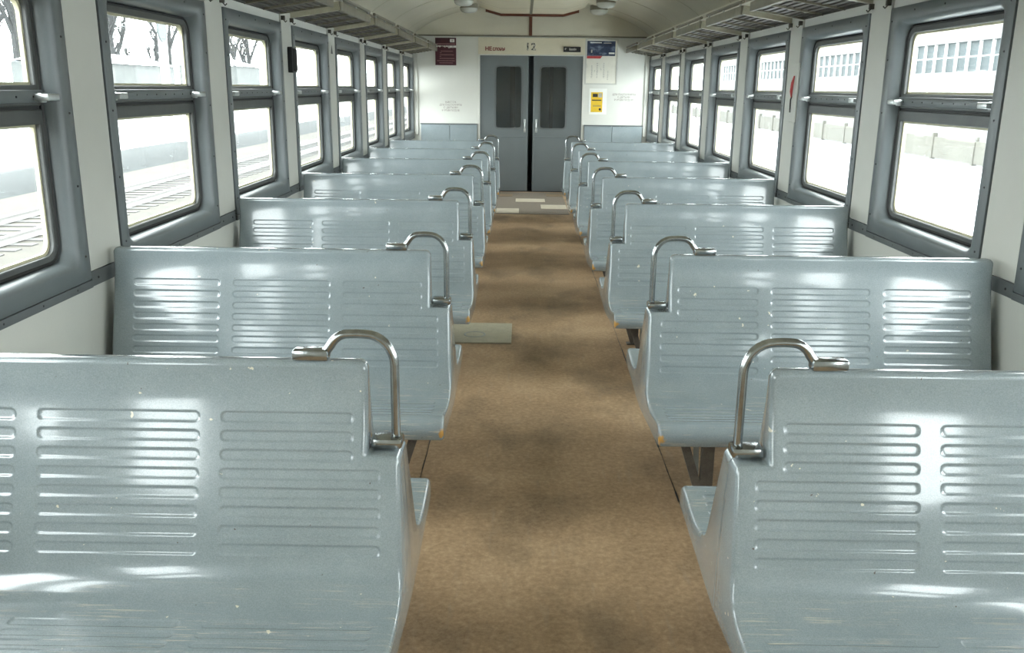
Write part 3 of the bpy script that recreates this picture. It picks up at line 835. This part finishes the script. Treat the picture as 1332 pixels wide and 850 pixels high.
# framed notice
no = plate('framed_notice', 'framed notice with dark blue picture above columns of grey text', 'poster', 0.848, 1.358, 1.711, 2.392, 'paper', 0.010)
for a in ((0.843, 0.868, 1.706, 2.397), (1.338, 1.363, 1.706, 2.397), (0.868, 1.338, 2.375, 2.397), (0.868, 1.338, 1.706, 1.726)):
    box('frame_strip', 'pillar', a[0], a[1], YE - 0.018, YE - 0.0006, a[2], a[3], no, 0.002)
pr('picture', 'bluepic', no, 0.872, 1.316, 2.143, 2.368, 0.0106)
pr('title_print', 'white', no, 0.92, 1.10, 2.335, 2.348, 0.0124); pr('title_print', 'greyprint', no, 1.13, 1.25, 2.330, 2.342, 0.0124)
pr('logo_print', 'white', no, 1.215, 1.305, 2.172, 2.196, 0.0124); pr('figure_print', 'greyprint', no, 0.935, 0.955, 2.19, 2.235, 0.0124)
rt = MB(); rt.loops([[(x, y, z) for x, z in ((0.872, 2.103), (1.085, 2.103), (1.115, 2.141), (0.872, 2.141))] for y in (YE - 0.0125, YE - 0.0106)], True, True, True)
rt.build('red_tab', 'red', no)
for x, z0, z1, w in ((0.876, 1.97, 2.03, .010), (0.955, 1.81, 2.01, .018), (1.04, 1.81, 2.05, .016), (1.10, 1.93, 1.97, .012), (1.145, 1.81, 2.05, .018), (1.21, 1.78, 1.94, .016), (1.00, 1.90, 1.95, .01)):
    n_ = int((z1 - z0) / 0.018)
    for i in range(n_):
        pr('text_line', 'greyprint', no, x - w / 2 + random.uniform(-.004, .004), x + w / 2 + random.uniform(-.004, .004), z0 + i * 0.018, z0 + i * 0.018 + 0.009, 0.0106)
# yellow sticker on a pale backing plate
ye_ = plate('yellow_notice', 'small yellow notice with dark picture on a pale backing plate', 'sign', 0.93, 1.21, 1.245, 1.645, 'white', 0.005)
pr('yellow_print', 'yellow', ye_, 0.959, 1.142, 1.281, 1.589, 0.0056)
pr('picture', 'black', ye_, 0.985, 1.065, 1.515, 1.565, 0.0070); pr('picture', 'greyprint', ye_, 1.075, 1.13, 1.51, 1.575, 0.0070)
pr('heading', 'black', ye_, 0.975, 1.125, 1.458, 1.474, 0.0070)
for z in (1.385, 1.372): pr('text_line', 'leg', ye_, 0.99, 1.12, z - 0.003, z + 0.003, 0.0070)
m = MB(); m.loops([[(1.105 + 0.02 * math.cos(i * PI / 6), y, 1.325 + 0.02 * math.sin(i * PI / 6)) for i in range(12)] for y in (YE - 0.0085, YE - 0.0070)], True, True, True); m.build('round_mark', 'black', ye_)
# small dark display above the door
di = tag(box('display_panel', 'black', 0.501, 0.770, YE - 0.05, YE - 0.0125, 2.195, 2.274), 'small black display box with pale characters above the door', 'sign')
for x0, x1, z0, z1 in ((0.522, 0.534, 2.225, 2.255), (0.538, 0.546, 2.240, 2.255), (0.590, 0.606, 2.218, 2.250), (0.594, 0.602, 2.250, 2.258), (0.612, 0.632, 2.218, 2.248), (0.638, 0.658, 2.218, 2.248), (0.664, 0.680, 2.218, 2.252), (0.684, 0.700, 2.222, 2.248)):
    box('character', 'greyprint', x0, x1, YE - 0.0515, YE - 0.05, z0, z1, di)

def text(name, body, size, x, z, material, parent, align='CENTER', t=0.0012, width=None, bold=0.0):
    cu = bpy.data.curves.new(name, 'FONT'); cu.body = body; cu.size = size; cu.align_x = align; cu.extrude = 0.0004; cu.resolution_u = 2; cu.offset = bold
    o = bpy.data.objects.new(name, cu); COL.objects.link(o)
    dg = bpy.context.evaluated_depsgraph_get()
    me = bpy.data.meshes.new_from_object(o.evaluated_get(dg)); bpy.data.objects.remove(o)
    if width and len(me.vertices):
        xs = [v.co.x for v in me.vertices]; w0 = max(xs) - min(xs)
        for v in me.vertices: v.co.x *= width / w0
    me.materials.clear(); me.materials.append(MT[material])
    q = link(name, me, parent); q.location = (x, YE - t, z); q.rotation_euler = (PI / 2, 0, 0)
    return q
LT = 0.0135
text('lettering', 'НЕ', 0.078, -0.732, 2.208, 'redtext', WEND, 'LEFT', LT, 0.105, 0.003)
text('lettering', 'слоны', 0.082, -0.615, 2.208, 'redtext', WEND, 'LEFT', LT, 0.195, 0.003)
text('lettering', '1', 0.15, -0.062, 2.222, 'digits', WEND, 'CENTER', LT, None, 0.005)
text('lettering', '2', 0.15, 0.03, 2.222, 'digits', WEND, 'CENTER', LT, None, 0.005)
for cx_, lines in ((-1.28, (('МЕСТА', 1.398, .17), ('ДЛЯ ПАССАЖИРОВ', 1.356, .36), ('С ДЕТЬМИ', 1.314, .23), ('И ИНВАЛИДОВ', 1.270, .28))),
                   (1.48, (('ДЛЯ ПАССАЖИРОВ', 1.545, .37), ('С ДЕТЬМИ', 1.503, .20), ('И ИНВАЛИДОВ', 1.461, .30)))):
    for b_t, z, w_ in lines: text('lettering', b_t, 0.040, cx_, z, 'stencil', WEND, 'CENTER', 0.0012, w_, 0.001)

# ------------------------------------------------------------------ things on the pillars
sp_ = tag(empty('pillar_speaker', (-(XWALL - 0.013), 6.955, 1.735)), 'black ribbed box fixed to the pillar cover', 'speaker')
box('housing', 'black', 0.0, 0.04, -0.06, 0.06, 0, 0.185, sp_, 0.006)
for i in range(5): box('rib', 'rubber', 0.039, 0.046, -0.052 + i * 0.023, -0.042 + i * 0.023, 0.012, 0.173, sp_)
tri = MB(); tri.loops([[(x, 8.50 + y, 1.955 + z) for y, z in ((-.04, -.03), (.04, -.03), (0, .045))] for x in (-(XWALL - 0.0132), -(XWALL - 0.0150))], True, True, True)
tag(tri.build('triangle_sticker', 'black'), 'small dark triangular warning sticker on a pillar cover', 'sticker')
hm = tag(empty('emergency_hammer', (XWALL - 0.013, 6.80, 1.42)), 'pale pillar plate holding a small red emergency hammer', 'hammer')
box('backing_plate', 'pillar', -0.012, 0.0, -0.085, 0.085, 0, 0.42, hm, 0.004)
m = MB(); m.sweep([(-0.022, -0.02, 0.33), (-0.03, -0.012, 0.28), (-0.03, 0.0, 0.22), (-0.022, 0.012, 0.18)], [0.005, 0.011, 0.011, 0.005], 8); m.build('hammer_handle', 'red', hm, smooth=50)
m = MB(); m.sweep([(-0.020, 0.012, 0.185), (-0.02, 0.035, 0.16), (-0.018, 0.036, 0.07)], 0.005, 6); m.build('retaining_wire', 'black', hm, smooth=50)

# ------------------------------------------------------------------ things on the floor
ht = tag(empty('floor_hatch', (-0.41, 5.965, 0)), 'speckled pale metal hatch plate set on the brown floor', 'hatch')
box('plate', 'hatch', -0.235, 0.232, -0.255, 0.255, 0.0, 0.010, ht, 0.003)
m = MB(); m.loops([[(-0.02 + r * math.cos(i * PI / 12), -0.06 + r * math.sin(i * PI / 12), z) for i in range(24)] for r, z in ((.075, .0105), (.072, .013), (.066, .013), (.062, .0105))]); m.build('pull_ring', 'leg_light', ht, smooth=40)
dm = tag(box('doormat', 'coarse', -0.52, 0.52, 12.03, 14.60, 0.0, 0.005), 'coarse speckled mat covering the floor before the double door', 'mat')
for x0, x1, y0, y1, mt, lb in ((-0.47, -0.16, 12.10, 12.56, 'mat_pale', 'pale tread strip lying askew beside the maroon-poster side benches'), (-0.215, 0.225, 13.32, 13.72, 'mat_pale', 'pale tread strip in the middle of the mat before the door'),
                               (0.150, 0.515, 12.56, 13.00, 'mat_pale', 'pale tread strip lying on the mat beside the framed-notice side benches'), (-0.50, -0.27, 14.0, 14.35, 'mat_brown', 'brown tread strip close to the door leaf on the maroon-poster side'), (0.26, 0.515, 14.05, 14.4, 'mat_brown', 'brown tread strip close to the door leaf on the framed-notice side')):
    tag(box('tread_strip', mt, x0, x1, y0, y1, 0.005, 0.010, None, 0.002), lb, 'mat', 'tread strips on the mat')

# ------------------------------------------------------------------ outside: railway side (left)
def ground(name, label, material, x0, x1, z, y0=-60, y1=260, th=0.3):
    return tag(box(name, material, x0, x1, y0, y1, z - th, z), label, kind='structure')
ground('ground_ballast', 'brown ballast ground beside the train', 'ballast', -14.2, -2.1, -1.42)
ground('ground_snow', 'snow covered field beyond the tracks', 'snow', -220, -16.6, -1.35)
bk = MB(); bk.loops([[(-14.2, y, -1.42), (-14.6, y, -1.25), (-15.6, y, -0.95 + 0.12 * math.sin(y * 0.21)), (-16.7, y, -1.1), (-17.2, y, -1.6)] for y in range(-60, 261, 4)], closed=False)
tag(bk.build('embankment', 'bank', smooth=60), 'dark grey-green bank beyond the tracks', kind='structure')
sb = MB(); sb.loops([[(-18.0, y, -1.36), (-20.0, y, -0.3 + 0.25 * math.sin(y * 0.13)), (-21.8, y, 1.0 + 0.2 * math.sin(y * 0.19)), (-23.2, y, 0.9 + 0.2 * math.sin(y * 0.23)), (-24.4, y, -1.36)] for y in range(-20, 200, 3)], closed=False)
tag(sb.build('ground_snow_ridge', 'snow', smooth=60), 'long ridge of cleared snow in front of the sheds', kind='structure')
def track(x, label):
    t = tag(empty('railway_track', (x, 0, -1.42)), label, 'railway track', 'railway tracks')
    for d in (-0.76, 0.76):
        m = MB(); m.box(d - 0.036, d + 0.036, -40, 200, 0.14, 0.18, 0.006); m.box(d - 0.01, d + 0.01, -40, 200, 0.03, 0.14); m.box(d - 0.07, d + 0.07, -40, 200, 0.02, 0.035); m.build('rail', 'rail', t)
    m = MB()
    for i in range(0, 400): m.box(-1.3, 1.3, -40 + i * 0.6, -40 + i * 0.6 + 0.25, -0.05, 0.02)
    tag(m.build('sleepers', 'sleeper', t), kind='stuff')
track(-10.87, 'railway track next to the train beyond the windows')
def tree_mesh(seed):
    R_ = random.Random(seed); m = MB()
    def br(p, d, L, r, lev):
        q = p + d * L * 0.5 + Vector((R_.uniform(-.05, .05), R_.uniform(-.05, .05), 0)) * L; e = p + d * L
        m.sweep([p, q, e], [r, r * 0.8, r * 0.55], 5, cap=False)
        if lev == 0: return
        for i in range(5 if lev > 1 else 4):
            f = R_.uniform(0.35, 1.0); a = R_.uniform(0, 2 * PI)
            nd = (d * 0.75 + Vector((math.cos(a), math.sin(a), 0.35)) * 0.75).normalized()
            br(p + d * L * f, nd, L * R_.uniform(0.35, 0.55), r * 0.46, lev - 1)
    br(Vector((0, 0, 0)), Vector((0, 0, 1)), 8.5, 0.62, 3)
    return m.mesh('bare_tree', 'bark')
TM = [tree_mesh(3), tree_mesh(8), tree_mesh(15)]
for i in range(34):
    x = -33 - (i % 4) * 7 + random.uniform(-.5, .5); y = 20 + i * 3.3 + random.uniform(-.4, .4)
    o = link('bare_tree', TM[i % 3]); o.location = (x, y, -1.4); o.rotation_euler = (0, 0, random.uniform(0, 6)); sc = random.uniform(0.85, 1.1); o.scale = (sc * 0.58, sc * 0.58, sc)
    tag(o, 'bare grey tree standing in the snow beyond the railway tracks', 'tree', 'bare trees beyond the tracks')
def shed(x, y, w, l, h, label):
    sh = tag(empty('shed', (x, y, -1.4)), label, 'shed')
    box('wall', 'shedwall', -w / 2, w / 2, -l / 2, l / 2, 0, h, sh)
    m = MB(); m.loops([[(-w / 2 - .2, yy, h), (0, yy, h + 0.7), (w / 2 + .2, yy, h), (0, yy, h + .45)] for yy in (-l / 2 - .2, l / 2 + .2)], True, True, True); m.build('roof', 'snow', sh)
    box('door', 'bark', w / 2, w / 2 + 0.04, -0.5, 0.5, 0.02, 2.0, sh)
    for yy in (-l * .32, l * .3): box('window', 'disc', w / 2, w / 2 + 0.04, yy - .5, yy + .5, 1.0, 2.0, sh)
shed(-27.5, 60.0, 5, 12, 4.2, 'long pale shed with snowy roof beyond the tracks')
shed(-27.5, 84.0, 5, 7, 4.6, 'short pale shed with snowy roof beyond the tracks')
sg = tag(empty('signal_post', (-18.2, 46.2, -1.4)), 'pale post carrying a round grey disc beside the tracks', 'signal')
m = MB(); m.sweep([(0, 0.55, 0), (0, 0.55, 7)], 0.22, 10); m.build('post', 'concrete', sg, smooth=50)
m = MB(); m.loops([[(x, 0.55 * math.cos(i * PI / 12) - 0.1, 5.65 + 0.62 * math.sin(i * PI / 12)) for i in range(24)] for x in (0.22, 0.30)], True, True, True); m.build('disc', 'disc', sg)

# ------------------------------------------------------------------ outside: platform side (right)
ground('ground_platform', 'snow covered platform beside the train', 'snow', 2.15, 11.6, -0.18, th=1.2)
ground('ground_station', 'snow covered forecourt behind the platform', 'snow', 11.6, 220, -0.9)
fe = tag(empty('platform_fence', (11.5, 0, -0.18)), 'low beige fence along the back of the platform', 'fence')
for i in range(30):
    box('fence_panel', 'beige', -0.03, 0.03, i * 2.4 + 2, i * 2.4 + 4.3, 0.05, 0.62, fe); box('fence_post', 'beige', -0.06, 0.06, i * 2.4 + 4.3, i * 2.4 + 4.4, 0, 0.72, fe)
st = tag(empty('station_building', (14.2, 40, -0.9)), 'pale station building with a long glazed band behind the platform', 'building')
box('wall', 'stwall', 0, 8, -24, 34, 0, 3.2, st); box('wall', 'stwall', 0, 8, -24, 34, 4.15, 5.2, st); box('wall', 'stwall', 0.5, 8, -24, 34, 3.2, 4.15, st)
box('roof', 'snow', -0.4, 8.4, -24.4, 34.4, 5.2, 5.5, st)
wm = MB().box(0.12, 0.18, 0, 0.68, 3.2, 4.15).mesh('window', 'stglass'); mm = MB().box(0.06, 0.2, 0.68, 0.80, 3.2, 4.15).mesh('mullion', 'concrete'); gm = MB().box(0.10, 0.13, 0, 0.68, 3.66, 3.70).mesh('glazing_bar', 'concrete')
for i in range(72):
    y = -23.8 + i * 0.8
    pn = link('window', wm, st, (0, y, 0)); link('glazing_bar', gm, pn); link('mullion', mm, st, (0, y, 0))
